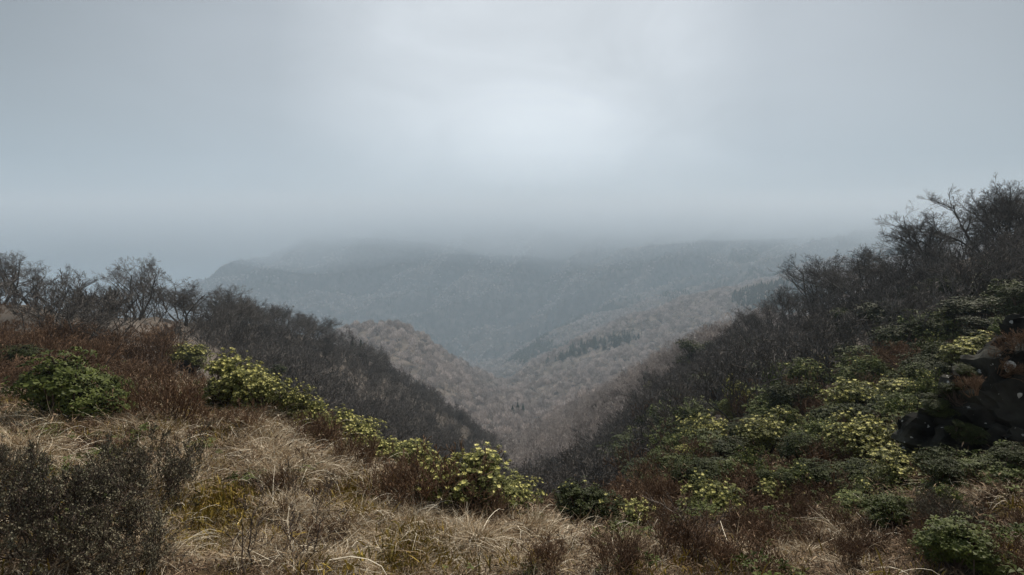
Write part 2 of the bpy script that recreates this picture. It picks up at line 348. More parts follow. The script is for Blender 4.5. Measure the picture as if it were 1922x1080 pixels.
# ------------------------------------------------------------------ scattered ground cover: one object per kind of cover, instances made by its own node tree
def scatter(name, protos, mats, pts, sc, rot, pick, label=None):
    """protos: list of (V,F,T,Mi)"""
    parts_V, parts_F, parts_T, parts_M, kinds = [], [], [], [], []; n = 0
    for i, (V, F, T, Mi) in enumerate(protos):
        parts_V.append(V); parts_F.append(F + n); parts_T.append(T); parts_M.append(Mi); kinds.append(np.full(len(V), i + 1)); n += len(V)
    V = np.concatenate(parts_V + [pts]); F = np.concatenate(parts_F)
    k = np.concatenate(kinds + [np.zeros(len(pts), int)]); T = np.concatenate(parts_T + [np.zeros(len(pts))])
    me = to_mesh(name, V, F, mats, tint=T, mat_idx=np.concatenate(parts_M))
    def at(nm, typ, arr, key='value'):
        a = me.attributes.new(nm, typ, 'POINT'); a.data.foreach_set(key, arr.ravel())
    z = np.zeros(n)
    at('kind_id', 'INT', k.astype(np.int32)); at('pick', 'INT', np.concatenate([z, pick]).astype(np.int32))
    sc = np.asarray(sc, np.float32); sc = np.repeat(sc[:, None], 3, 1) if sc.ndim == 1 else sc
    at('sc', 'FLOAT_VECTOR', np.concatenate([np.zeros((n, 3)), sc]).astype(np.float32), 'vector')
    at('rt', 'FLOAT_VECTOR', np.concatenate([np.zeros((n, 3)), rot]).astype(np.float32), 'vector')
    o = link(name, me)
    ng = bpy.data.node_groups.new(name + '_spread', 'GeometryNodeTree')
    ng.interface.new_socket('Geometry', in_out='INPUT', socket_type='NodeSocketGeometry')
    ng.interface.new_socket('Geometry', in_out='OUTPUT', socket_type='NodeSocketGeometry')
    Nn = ng.nodes.new; Ln = ng.links.new
    gi = Nn('NodeGroupInput'); go = Nn('NodeGroupOutput')
    def attr(nm, typ):
        a = Nn('GeometryNodeInputNamedAttribute'); a.data_type = typ; a.inputs['Name'].default_value = nm; return a.outputs['Attribute']
    kid = attr('kind_id', 'INT'); jn = Nn('GeometryNodeJoinGeometry')
    def sep(i):
        c = Nn('FunctionNodeCompare'); c.data_type = 'INT'; c.operation = 'EQUAL'; Ln(kid, c.inputs[2]); c.inputs[3].default_value = i
        s = Nn('GeometryNodeSeparateGeometry'); s.domain = 'POINT'; Ln(gi.outputs[0], s.inputs[0]); Ln(c.outputs[0], s.inputs['Selection']); return s.outputs[0]
    for i in range(len(protos)):
        g2 = Nn('GeometryNodeGeometryToInstance'); Ln(sep(i + 1), g2.inputs[0]); Ln(g2.outputs[0], jn.inputs[0])
    ip = Nn('GeometryNodeInstanceOnPoints'); Ln(sep(0), ip.inputs['Points']); Ln(jn.outputs[0], ip.inputs['Instance'])
    ip.inputs['Pick Instance'].default_value = True; Ln(attr('pick', 'INT'), ip.inputs['Instance Index'])
    Ln(attr('rt', 'FLOAT_VECTOR'), ip.inputs['Rotation']); Ln(attr('sc', 'FLOAT_VECTOR'), ip.inputs['Scale'])
    Ln(ip.outputs[0], go.inputs[0])
    md = o.modifiers.new('spread', 'NODES'); md.node_group = ng
    tag(o, label, kind='stuff')
    return o

# ------------------------------------------------------------------ plant builders
def grow(n_stem, H, spread, levels, kids, seed, up=.25, len_fac=.62, crook=.22, r0=.09, base_split=.15, flat=0.0, lo1=.38, amin=.45, amax=.95):
    """returns per level (P (n,p,3), rad (n,p)) for a bare woody plant"""
    rg = np.random.default_rng(seed); NP_ = 7
    def shoot(base, d, ln, r, r_end, p, crook):
        n = len(base); pts = [base]; d = unit(d); step = (ln / (p - 1))[:, None]
        for k in range(p - 1):
            d = unit(d + rg.normal(size=(n, 3)) * crook + np.array([0, 0, up * .35]))
            pts.append(pts[-1] + d * step)
        t = np.linspace(0, 1, p)[None, :]
        return np.stack(pts, 1), r[:, None] * (1 - t) + r_end[:, None] * t, d
    res = []
    az = rg.random(n_stem) * 2 * np.pi
    d = np.stack([np.cos(az) * spread, np.sin(az) * spread, np.ones(n_stem)], 1)
    b = np.stack([np.cos(az), np.sin(az), np.zeros(n_stem)], 1) * base_split; b[:, 2] = -.12
    ln = H * .62 * rg.uniform(.8, 1.15, n_stem); r = r0 * rg.uniform(.65, 1.1, n_stem)
    P, Rr, _ = shoot(b, d, ln, r, r * .45, 9, crook); res.append((P, Rr))
    for lv in range(1, levels + 1):
        PP, RR = res[-1]; n, p, _ = PP.shape; k = kids[lv - 1]
        par = np.repeat(np.arange(n), k)
        lo = lo1 if lv == 1 else .2
        t = lo + (1 - lo) * (np.tile(np.arange(k), n) + rg.random(n * k)) / k; t = np.minimum(t, .999)
        f = t * (p - 1); i = np.floor(f).astype(int); fr = (f - i)[:, None]
        base = PP[par, i] * (1 - fr) + PP[par, i + 1] * fr
        tan = unit(PP[par, i + 1] - PP[par, i]); rd = unit(rg.normal(size=(n * k, 3))); perp = unit(np.cross(tan, rd))
        ang = rg.uniform(amin, amax, n * k)[:, None]
        d = tan * np.cos(ang) + perp * np.sin(ang); d[:, 2] = d[:, 2] * (1 - flat) + up
        pl = np.linalg.norm(np.diff(PP, axis=1), axis=2).sum(1)[par]
        ln = pl * len_fac * rg.uniform(.6, 1.15, n * k) * (1.15 - .55 * t)
        rr = (RR[par, i] * .62)
        P, Rr, _ = shoot(base, d, ln, rr, rr * .4, 6 if lv < 3 else 4, crook * 1.0)
        res.append((P, Rr))
    return res

def tree_parts(seed, H=6.5, n_stem=4, spread=.45, kids=(6, 5, 4, 3), rmin=.009, **kw):
    lv = grow(n_stem, H, spread, len(kids), kids, seed, **kw)
    # scale to wanted height
    top = max(P[..., 2].max() for P, _ in lv); s = H / top
    wood, tw = [], []
    for i, (P, Rr) in enumerate(lv):
        P = P * s; Rr = np.maximum(Rr, rmin * (1.0 if i > 2 else 1.2))
        (wood if i < 2 else tw).append((*tubes(P, Rr, 6 if i == 0 else (4 if i == 1 else 3)), 0 if i < 2 else 1))
    return wood, tw

def as_mesh(name, parts, mats):
    V, F, T, Mi = merge([(a, b, c, 0) for a, b, c, _ in parts])
    return to_mesh(name, V, F, mats, tint=T, smooth=False)

def thing(name, loc, rz, sc=1.0, label=None, cat=None, group=None):
    o = bpy.data.objects.new(name, None); COL.objects.link(o); o.empty_display_size = .3
    o.location = loc; o.rotation_euler = (0, 0, rz); o.scale = (sc,) * 3 if not hasattr(sc, '__len__') else sc
    tag(o, label, cat, group); return o

def put(kind, meshes, loc, rz, sc, label, cat, group=None, tilt=(0, 0)):
    o = thing(kind, loc, rz, sc, label, cat, group); o.rotation_euler = (tilt[0], tilt[1], rz)
    for nm, me in meshes: link(nm, me, o)
    return o

# bare trees, near kinds
TREES = []
for i, (H, ns, sp, fl) in enumerate([(6.5, 4, .55, .3), (5.8, 3, .75, .5), (7.2, 3, .40, .2), (6.0, 5, .7, .4), (5.0, 3, .8, .5), (7.6, 2, .35, .1)]):
    wd, tw = tree_parts(100 + i, H=H, n_stem=ns, spread=sp, kids=(6, 6, 5, 4), rmin=.007, flat=fl, crook=.14, r0=.10, up=.16, lo1=.45, amin=.5, amax=1.15, len_fac=.66)
    TREES.append([('trunk', as_mesh('bare_trunk', wd, [M['bark']])), ('twigs', as_mesh('bare_twigs', tw, [M['twig']]))])
# lighter copies used for the massed wood
WOODP = []
for i in range(5):
    wd, tw = tree_parts(200 + i, H=4.6 + .5 * (i % 3), n_stem=4, spread=.6, kids=(5, 5, 5), rmin=.016, flat=.35, crook=.22, r0=.06)
    WOODP.append(merge(wd + tw))
# far crowns
def far_crown(seed, H=8, n=260):
    rg = np.random.default_rng(seed)
    d = unit(rg.normal(size=(n, 3))); d[:, 2] = np.abs(d[:, 2])
    rad = rg.uniform(.45, 1, n)[:, None] ** .5
    c = np.array([0, 0, H * .42]); e_ = c + d * rad * np.array([H * .42, H * .42, H * .55])
    dirn = unit(d + np.array([0, 0, .9]) + rg.normal(size=(n, 3)) * .35)
    ln = rg.uniform(.6, 1.5, n)[:, None] * H / 8
    P = np.stack([e_ - dirn * ln, e_, e_ + dirn * ln * .6], 1)
    wd = np.stack([np.full(n, .05), np.full(n, .16), np.full(n, .03)], 1) * H / 8 * 1.3
    side = unit(np.cross(dirn, rg.normal(size=(n, 3))))
    V, F, T = ribbons(P, wd, side)
    # stems
    k = 6; az = rg.random(k) * 6.28
    S0 = np.zeros((k, 3)); S0[:, 2] = -1; S2 = np.stack([np.cos(az) * H * .25, np.sin(az) * H * .25, np.full(k, H * .7)], 1)
    V2, F2, T2 = tubes(np.stack([S0, (S0 + S2) * .5 - np.array([0, 0, .3]), S2], 1), np.tile([[.16, .12, .04]], (k, 1)) * H / 8, 3)
    return merge([(V, F, T, 0), (V2, F2, T2, 0)])
FARP = [far_crown(300 + i, 8 - (i % 3) * .8, 260) for i in range(5)]
def conifer(seed, H=9, n=420, wide=.28):
    rg = np.random.default_rng(seed); t = rg.random(n) ** .7; az = rg.random(n) * 6.283
    z = H * (.12 + .88 * (1 - t)); rad = H * wide * t * rg.uniform(.55, 1.1, n) * (1 + .25 * np.sin(z * 5))
    o = np.stack([np.cos(az), np.sin(az), np.zeros(n)], 1)
    e_ = o * rad[:, None]; e_[:, 2] = z - rad * .15
    b_ = e_ - o * (rad * .6 + .05)[:, None]; b_[:, 2] = z + .1
    side = unit(np.cross(o, rg.normal(size=(n, 3)) * .3 + np.array([0, 0, 1])))
    V, F, T = ribbons(np.stack([b_, (b_ + e_) / 2 + np.array([0, 0, .08]), e_], 1), np.stack([np.full(n, .15), np.full(n, .75), np.full(n, .1)], 1) * H / 9, side)
    V2, F2, T2 = tubes(np.array([[[0, 0, -1.], [0, 0, H * .5], [0, 0, H]]]), np.array([[.18, .1, .02]]) * H / 9, 5)
    return [(V, F, T, 0)], [(V2, F2, T2, 0)]
CONP = [merge(sum(conifer(400 + i, 11, 300, .24 + .04 * i), [])) for i in range(3)]

# leafy evergreen shrub
def rosette(rg, nl=8, L_=.10, W_=.032, droop=.35):
    a = np.arange(nl) * 2 * np.pi / nl + rg.random() * 6; el = rg.uniform(.15, .75, nl)
    o = np.stack([np.cos(a) * np.cos(el), np.sin(a) * np.cos(el), np.sin(el)], 1)
    sd = np.stack([-np.sin(a), np.cos(a), np.zeros(nl)], 1)
    P = np.stack([o * L_ * .1, o * L_ * .6, o * L_ - np.array([0, 0, L_ * droop])], 1)
    wd = np.tile([[.25, 1.0, .12]], (nl, 1)) * W_
    V, F, T = ribbons(P, wd, sd); return V, F, T
def place_many(V, F, T, base, nrm, sc, tw):
    """put unit piece on many bases with z along nrm"""
    n = len(base); nrm = unit(nrm); ref = np.where(np.abs(nrm[:, 2:3]) > .95, np.array([1., 0, 0]), np.array([0, 0, 1.]))
    X = unit(np.cross(nrm, ref)); Y = np.cross(nrm, X); c, s = np.cos(tw)[:, None], np.sin(tw)[:, None]
    X, Y = X * c + Y * s, Y * c - X * s
    Rm = np.stack([X, Y, nrm], 2)                        # columns
    W = np.einsum('nij,vj->nvi', Rm, V) * sc[:, None, None] + base[:, None, :]
    FF = (F[None] + (np.arange(n) * len(V))[:, None, None]).reshape(-1, F.shape[1])
    TT = np.clip(.55 * rng.random(n)[:, None] + .45 * T[None], 0, 1).reshape(-1)
    return W.reshape(-1, 3), FF, TT
def evergreen(seed, W=1.0, H=.9, n=420, leafL=.11, fl=.35, lobes=7, mkey='leaf'):
    rg = np.random.default_rng(seed)
    az = rg.random(lobes) * 6.28; rr = rg.random(lobes) ** .6 * W * .36
    C_ = np.stack([np.cos(az) * rr, np.sin(az) * rr, H * rg.uniform(.18, .80, lobes)], 1); C_[0, 2] = H * .72
    Rl = rg.uniform(.12, .30, lobes) * W
    li = rg.integers(0, lobes, n); d = unit(rg.normal(size=(n, 3))); d[:, 2] = d[:, 2] * .75 + .18
    q = (.45 + .8 * rg.random(n) ** .8)[:, None]
    B = C_[li] + d * Rl[li][:, None] * q; B[:, 2] = np.maximum(B[:, 2], .05)
    nr_ = unit(d + np.array([0, 0, .75]))
    leaves = []
    for k in range(6):
        s_ = slice(k, None, 6); V, F, T = rosette(rg, 5 + (k * 2) % 5, leafL * (.75 + .12 * k), leafL * .34, droop=.1 + .14 * k)
        leaves.append((*place_many(V, F, T, B[s_], nr_[s_], rg.uniform(.55, 1.5, len(B[s_])), rg.random(len(B[s_])) * 6), 0))
    me_l = as_mesh('foliage', leaves, [M[mkey]])
    # stems to a subset
    k = min(60, n); b2 = B[:k]; s0 = rg.normal(size=(k, 3)) * .05; s0[:, 2] = -.05
    mid = s0 * .5 + b2 * .5 + rg.normal(size=(k, 3)) * .05 * W; mid[:, 2] -= .08 * H
    me_s = as_mesh('stems', [(*tubes(np.stack([s0, mid, b2], 1), np.tile([[.018, .012, .006]], (k, 1)), 4), 0)], [M['dark_twig']])
    out_ = [('foliage', me_l), ('stems', me_s)]
    if fl > 0:
        sel = np.where((B[:, 2] > np.quantile(B[:, 2], .55)) & (q[:, 0] > .8))[0]; sel = sel[rg.random(len(sel)) < fl * 2]
        fl_parts = []
        for kk in range(2):
            ss = sel[kk::2]; V, F, T = rosette(rg, 8, leafL * .62, leafL * .26, droop=-.1)
            fl_parts.append((*place_many(V, F, T, B[ss] + nr_[ss] * leafL * .35, nr_[ss], rg.uniform(.5, 1.3, len(ss)), rg.random(len(ss)) * 6), 0))
        out_.append(('flower_clusters', as_mesh('flower_clusters', fl_parts, [M['flower']])))
    return out_
EV = [evergreen(500 + i, W=1.0 + .1 * (i % 3), H=.8 + .12 * (i % 2), n=1000, leafL=.050, lobes=14, mkey='leaf_light', fl=.30 + .08 * (i % 3)) for i in range(5)]
EVG = [evergreen(520 + i, W=1.0, H=.85, n=800, leafL=.060, lobes=10, fl=0) for i in range(2)]
EVO = [evergreen(550 + i, W=1.1, H=.9, n=800, leafL=.048, lobes=13, fl=.07) for i in range(2)]
EVD = [evergreen(530 + i, W=1.0, H=.9, n=1000, leafL=.045, lobes=10, fl=.04 if i == 0 else 0, mkey='leaf_dark') for i in range(3)]

# twiggy shrubs
def twig_shrub(seed, H=1.0, ns=26, spread=.5, kids=(5, 4, 3), key='brown_twig', rmin=.0035, crook=.16, leaves=0, up=.3, r0=.012):
    lv = grow(ns, H, spread, len(kids), kids, seed, up=up, crook=crook, r0=r0, base_split=.10, len_fac=.55)
    top = max(P[..., 2].max() for P, _ in lv); s = H / top
    st, tw = [], []
    for i, (P, Rr) in enumerate(lv):
        P = P * s; Rr = np.maximum(Rr, rmin)
        (st if i == 0 else tw).append((*tubes(P, Rr, 4 if i == 0 else 3), 0))
    out_ = [('stems', as_mesh('stems', st, [M[key]])), ('twigs', as_mesh('twigs', tw, [M[key]]))]
    if leaves:
        rg = np.random.default_rng(seed + 1); P = lv[-1][0].reshape(-1, 3) * s; b = P[rg.integers(0, len(P), leaves)]
        V, F, T = rosette(rg, 2, .035, .016)
        out_.append(('withered_leaves', as_mesh('withered_leaves', [(*place_many(V, F, T, b, rdir(leaves), rg.uniform(.6, 1.4, leaves), rg.random(leaves) * 6), 0)], [M['leaf_scrap']])))
    return out_
BR = [twig_shrub(600 + i, 1.0, 26, .45 + .1 * (i % 3)) for i in range(4)]
DK = [twig_shrub(620 + i, 1.0, 26, .9, (7, 6, 4), 'dark_twig', .0026, .22, 3600, .14, .012) for i in range(3)]
SP = [twig_shrub(640 + i, 1.0, 5, .5, (5, 4, 3), 'dark_twig', .0035, .3, 0, .2, .012) for i in range(2)]

# grass tussocks: long bleached blades hanging outwards
def tussock(seed, n=150, Lb=.34, W_=.006, lean=(0, -.35)):
    rg = np.random.default_rng(seed); az = rg.random(n) * 6.283; rb = rg.random(n) ** .5 * .07
    b = np.stack([np.cos(az) * rb, np.sin(az) * rb, np.full(n, -.02)], 1)
    o = np.stack([np.cos(az) + lean[0], np.sin(az) + lean[1], np.zeros(n)], 1) * rg.uniform(.3, 1.1, n)[:, None]
    ln = Lb * rg.uniform(.5, 1.25, n); pts = []; p = 6; t = np.linspace(0, 1, p)
    rise = rg.uniform(.25, .85, n); fall = rg.uniform(.5, 1.35, n); st_ = rg.random(n) < .22; fall[st_] = rg.uniform(.0, .3, st_.sum()); rise[st_] *= .8; bend = rg.normal(size=(n, 3)) * .10 * Lb; bend[:, 2] *= .3
    for tt_ in t:
        q = b + o * (ln * tt_)[:, None] * .85 + rg.normal(size=(n, 3)) * .006 * tt_
        q = q + bend * math.sin(tt_ * 3.1); q[:, 2] += ln * (rise * tt_ - fall * tt_ ** 2 * .8); pts.append(q)
    P = np.stack(pts, 1); wd = np.tile(W_ * (1 - t * .8)[None], (n, 1)) * rg.uniform(.7, 1.3, n)[:, None]
    sd = unit(np.cross(o, np.array([0, 0, 1.])) + rg.normal(size=(n, 3)) * .5)
    return (*ribbons(P, wd, sd), 0)
TUS = [merge([tussock(700 + i, 110 + 20 * i, .36 + .05 * i, .0085)]) for i in range(5)]
def tuft(seed, n=60, Lb=.09):
    rg = np.random.default_rng(seed); b = np.stack([rg.normal(size=n) * .09, rg.normal(size=n) * .09, np.full(n, -.01)], 1)
    d = unit(rg.normal(size=(n, 3)) * .6 + np.array([0, 0, 1])); ln = Lb * rg.uniform(.4, 1.2, n)[:, None]
    P = np.stack([b, b + d * ln * .6, b + d * ln + np.array([0, 0, -.01])], 1)
    return (*ribbons(P, np.tile([[.008, .008, .002]], (n, 1)), unit(np.cross(d, rg.normal(size=(n, 3))))), 0)
MOS = [merge([tuft(720 + i)]) for i in range(3)]

def rotz(n, tilt=.12): return np.stack([rng.normal(size=n) * tilt, rng.normal(size=n) * tilt, rng.random(n) * 6.283], 1)

# ------------------------------------------------------------------ massed wood and ground cover (uncountable)
def mask_noise(x, y, s, seed): return fbm(x / s, y / s, 3, seed)
CRY = lambda px: np.exp(pchip([a[0] for a in LAY[6]], [math.log(a[2]) for a in LAY[6]], px.ravel())).reshape(px.shape)
# bare wood on the near flanks
n = 6600
p = sample(n, 34, 330, -800, 2700, lambda x, y, px: np.where((px > 950) & (y > 110), .25, 1) * np.where((px < 430) & (y > 46) & (y < 120), .15, 1) * np.clip((y - 26) / 60, .15, 1) / np.maximum(y, 60) * 60 * np.where((np.abs(np.log(y / CRY(px)) - .02) < .17) & ((px < 700) | (px > 1330)), .06, 1))
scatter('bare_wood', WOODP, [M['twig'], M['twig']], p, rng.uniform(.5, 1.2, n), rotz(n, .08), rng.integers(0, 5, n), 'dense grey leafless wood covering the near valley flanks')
n = 4200  # same wood as on the near flanks, brightness of the light painted into its twigs
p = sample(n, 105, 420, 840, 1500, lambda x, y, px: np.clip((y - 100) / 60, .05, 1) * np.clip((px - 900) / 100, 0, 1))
scatter('grey_brown_lit_wood', WOODP, [M['twig_lit'], M['twig_lit']], p, rng.uniform(.7, 1.5, n), rotz(n, .08), rng.integers(0, 5, n), 'grey brown wood in painted lit tone on the valley side right of the gully')
# pale bare forest of the middle distance
n = 46000
p = sample(n, 300, 1750, -150, 2050, lambda x, y, px: 1.0 * (1 - .85 * ((mask_noise(x, y, 260, 31) > .22) & (y > 850))))
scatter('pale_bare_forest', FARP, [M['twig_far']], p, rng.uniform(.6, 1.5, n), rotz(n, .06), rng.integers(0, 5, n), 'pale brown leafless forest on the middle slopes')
def FM(x, y):
    u = x * .8 + y * .6; v = -x * .6 + y * .8
    return fbm(u / 700, v / 190, 4, 44)
# evergreen and mixed forest of the far mountain
n = 9000
p = sample(n, 900, 1900, 400, 2050, lambda x, y, px: (mask_noise(x, y, 260, 31) > .2) * 1.0)
n2 = 36000
p2 = sample(n2, 1650, 3100, 250, 2050, lambda x, y, px: .04 + (FM(x, y) > -.05) * 1.0)
p = np.concatenate([p, p2]); n += n2
scatter('evergreen_forest', CONP, [M['conifer']], p, rng.uniform(.8, 1.5, n), rotz(n, .04), rng.integers(0, 3, n), 'dark evergreen forest on the hazy far mountain')
n = 20000
p = sample(n, 1700, 3100, 250, 2050, lambda x, y, px: .04 + (FM(x, y) < -.02) * 1.0)
scatter('far_bare_forest', FARP, [M['twig_far']], p, rng.uniform(1.1, 1.7, n), rotz(n, .06), rng.integers(0, 5, n), 'strips of leafless forest on the far mountain')
# grass of the knoll
def bump2(px, y, cx, cy, wx, wy): return np.exp(-((px - cx) / wx) ** 2 - (np.log(np.maximum(y, .1) / cy) / wy) ** 2)
def grass_w(x, y, px):
    g = .9 * bump2(px, y, 500, 11, 190, .35) + .9 * bump2(px, y, 800, 6.5, 330, .35) + .35 * bump2(px, y, 60, 9.0, 120, .12) + .28 * bump2(px, y, 1530, 6.5, 150, .2) + .35 * bump2(px, y, 300, 7, 350, .5) + np.where(px > 1280, .025, .07)
    return np.clip(g * (.30 + 3.4 * (fbm(x * .9, y * .9, 3, 51) + .12)), 0.0, 1.2)
n = 12500
p = sample(n, 2.2, 16, -250, 2150, grass_w)
scatter('dry_grass', TUS, [M['grass']], p, rng.uniform(.4, 1.15, n) * np.clip(p[:, 1] / 8, .6, 1), rotz(n, .25) * np.array([1, 1, .0]) + np.stack([np.zeros(n), np.zeros(n), rng.normal(size=n) * 1.1], 1), rng.integers(0, 5, n), 'bleached drooping grass over the near knoll')
# matted litter: dead leaves, bits of stalk
def litter(seed, n=170):
    rg = np.random.default_rng(seed); b = np.stack([rg.normal(size=n) * .16, rg.normal(size=n) * .16, rg.random(n) ** 2 * .07], 1)
    d = unit(rg.normal(size=(n, 3)) * np.array([1, 1, .35])); ln = rg.uniform(.02, .11, n)[:, None]
    P = np.stack([b - d * ln / 2, b, b + d * ln / 2 - np.array([0, 0, .01])], 1)
    wd = np.stack([np.full(n, .002), rg.uniform(.003, .016, n), np.full(n, .002)], 1)
    return (*ribbons(P, wd, unit(np.cross(d, rg.normal(size=(n, 3)) * .4 + np.array([0, 0, 1])))), 0)
LIT = [merge([litter(760 + i)]) for i in range(4)]
M['litter'] = mat('litter', (.035, .022, .014), (.34, .25, .16), cC=(.12, .075, .045), objvar=.45)
n = 9000
p = sample(n, 2.0, 22, -250, 2150, lambda x, y, px: np.clip(1.1 - grass_w(x, y, px), .1, 1) / np.maximum(y, 7))
scatter('leaf_litter', LIT, [M['litter']], p, np.clip(rng.uniform(.6, 1.5, n) * p[:, 1] / 8, .45, 1.8), rotz(n, .25), rng.integers(0, 4, n), 'brown litter of dead leaves and stalks between the plants')
# green ground plants
def herb(seed):
    rg = np.random.default_rng(seed); V, F, T = rosette(rg, 6, .05, .018); m_ = 26
    b = np.stack([rg.normal(size=m_) * .1, rg.normal(size=m_) * .1, rg.uniform(.02, .14, m_)], 1)
    return (*place_many(V, F, T, b, unit(rg.normal(size=(m_, 3)) * .4 + np.array([0, 0, 1])), rg.uniform(.5, 1.3, m_), rg.random(m_) * 6), 0)
HRB = [merge([herb(780 + i)]) for i in range(3)]
n = 2600
p = sample(n, 3, 40, -250, 2150, lambda x, y, px: (fbm(x * .5 + 9, y * .5, 3, 57) > .05) / np.maximum(y, 6) * np.where(px > 1150, 2.2, .6) * np.where(y < 7.5, .12, 1))
scatter('low_green_plants', HRB, [M['leaf']], p, rng.uniform(.6, 1.8, n), rotz(n, .2), rng.integers(0, 3, n), 'patches of low green plants between scrub')
n = 9000
p = sample(n, 2.2, 24, -250, 2150, lambda x, y, px: (fbm(x * .7, y * .7, 2, 61) > .22) * np.where(px < 1100, .5, .12) * np.clip((y - 4) / 4, .05, 1) / np.maximum(y, 6) * 6 + .01 + 3 * bump2(px, y, 385, 6.6, 60, .10) + 3 * bump2(px, y, 705, 8.2, 50, .08) + 2 * bump2(px, y, 300, 11, 70, .12) + 2 * bump2(px, y, 760, 6.0, 40, .1) + 2 * bump2(px, y, 580, 11.5, 40, .08))
scatter('moss', MOS, [M['moss']], p, rng.uniform(.8, 1.9, n), rotz(n, .2), rng.integers(0, 3, n), 'orange and olive moss between the grass')
# low twiggy scrub on the flank behind the knoll
n = 5600
lowp = []
for i in range(3):
    lv = grow(12, .8, .6, 2, (5, 4), 740 + i, up=.3, crook=.2, r0=.010, base_split=.1, len_fac=.55)
    lowp.append(merge([(*tubes(P, np.maximum(Rr, .005), 3), 0) for P, Rr in lv]))
p = sample(n, 4.2, 60, -600, 2500, lambda x, y, px: 1.0 / np.maximum(y, 9) * np.clip(fbm(x * .35, y * .35, 2, 71) + .45, .05, 1) * np.where((y < 12) & (px < 1150), .35, 1) * np.clip(1.15 - grass_w(x, y, px), .1, 1))
scatter('low_scrub', lowp, [M['brown_twig']], p, rng.uniform(.35, 1.15, n) * np.clip(p[:, 1] / 12, .4, 1), rotz(n, .1), rng.integers(0, 3, n), 'low reddish brown scrub between the bushes')

# labels of repeats are told from landmarks beside them
ORD = ['nearest', 'second', 'third', 'fourth', 'fifth', 'sixth', 'seventh', 'eighth', 'ninth', 'tenth', 'eleventh', 'twelfth', 'thirteenth', 'fourteenth', 'fifteenth', 'sixteenth', 'seventeenth', 'eighteenth', 'nineteenth', 'twentieth']
ORD += ['twenty-' + a for a in ['first', 'second', 'third', 'fourth', 'fifth', 'sixth', 'seventh', 'eighth', 'ninth']] + ['thirtieth'] + ['thirty-' + a for a in ['first', 'second', 'third', 'fourth', 'fifth', 'sixth', 'seventh', 'eighth', 'ninth']]
def label_by_landmark(items, marks, fmt):
    """items: (object, px, py, look), marks: (px, py, phrase)"""
    buckets = {}
    for o, px, py, look in items:
        m = min(marks, key=lambda q: math.hypot(q[0] - px, q[1] - py))
        dx, dy = px - m[0], py - m[1]
        rel = ('right of' if dx > 0 else 'left of') if abs(dx) > abs(dy) * 1.2 else ('below' if dy > 0 else 'above')
        buckets.setdefault((look, rel, m[2]), []).append((math.hypot(dx, dy), o))
    for (look, rel, ph), lst in buckets.items():
        lst.sort(key=lambda q: q[0])
        for i, (_, o) in enumerate(lst):
            o['label'] = fmt.format(look=look, rel=rel, mark=ph, n=ORD[min(i, len(ORD) - 1)])
            if len(o['label'].replace('-', ' ').split()) > 16: print('LONG', o['label'])

# ------------------------------------------------------------------ individual bare trees
def at_pix(px, y):
    """ground point on the column px at depth y"""
    x = (px - 961) / FPX * y
    z = ground_z(x, y); return Vector((x, y, z))
crest_y = lambda px: float(np.exp(pchip([a[0] for a in LAY[6]], [math.log(a[2]) for a in LAY[6]], np.array([px]))[0]))
def ntree(px, y, H, v, label, group=None):
    loc = at_pix(px, y); base_h = [6.5, 5.8, 7.2, 6.0, 5.0, 7.6][v]
    return put('bare_tree', TREES[v], loc, random.random() * 6.28, H / base_h, label, 'tree', group)
# trees one can point at
ntree(110, 44, 5.0, 1, 'dark bare tree with open twisted limbs at the far left of the left ridge')
ntree(255, 70, 8.4, 0, 'tallest bare tree with a wide fan crown on the left ridge skyline')
ntree(345, 80, 8.6, 3, 'many stemmed bare tree right beside the fan crowned one on the left ridge')
ntree(150, 34, 3.6, 4, 'low dark forked tree in front of the left ridge, above the green bush')
ntree(1850, 62, 9.4, 2, 'tall slender bare tree standing highest on the right skyline')
ntree(1750, 66, 9.0, 3, 'bare tree with crooked stems in the middle of the right crest')
ntree(1530, 82, 10.5, 0, 'broad bare tree with spreading twigs at the lower end of the right crest')
ntree(1640, 66, 6.6, 1, 'flat crowned bare tree between two taller ones on the right crest')
ntree(1905, 50, 4.6, 1, 'dense bare tree at the right edge of the photo, on the crest')
TLOOK = ['fan crowned', 'flat crowned', 'upright', 'many stemmed', 'low spreading', 'slender']
groups = [
 # px0, px1, dy0, dy1, count, h0, h1, label, group
 (-160, 420, -5, 3, 17, 4.6, 6.2, 'grey leafless tree on the crest of the left ridge', 'leafless trees on the left crest', 'the left crest', [(0, 0, 'the photo edge'), (110, 0, 'the twisted tree'), (206, 0, 'the small evergreen'), (300, 0, 'the tallest fan crowned tree')]),
 (400, 720, -12, 5, 62, 5.5, 8.0, 'slim leafless tree in the close row along the sloping left ridge', 'row of leafless trees down the left ridge', 'the left row', [(345, 0, 'the many stemmed tree'), (668, 0, 'the pine pair')]),
 (700, 960, -30, 5, 46, 4.5, 7.0, 'small leafless tree on the lower tail of the left ridge', 'leafless trees on the tail of the left ridge', 'the left tail', [(700, 0, 'the pine pair'), (955, 0, 'the gully')]),
 (1380, 2080, -8, 4, 40, 5.2, 7.6, 'leafless tree in the crowd along the right crest', 'leafless trees on the right crest', 'the right crest', [(1530, 0, 'the broad tree'), (1640, 0, 'the flat tree'), (1750, 0, 'the crooked tree'), (1850, 0, 'the tall slender tree')]),
 (1080, 1400, -40, 0, 40, 4.5, 7.0, 'leafless tree on the falling shoulder of the right slope', 'leafless trees on the right shoulder', 'the right shoulder', [(1060, 0, 'the gully'), (1216, 0, 'the lone pine'), (1400, 0, 'the broad tree')]),
]
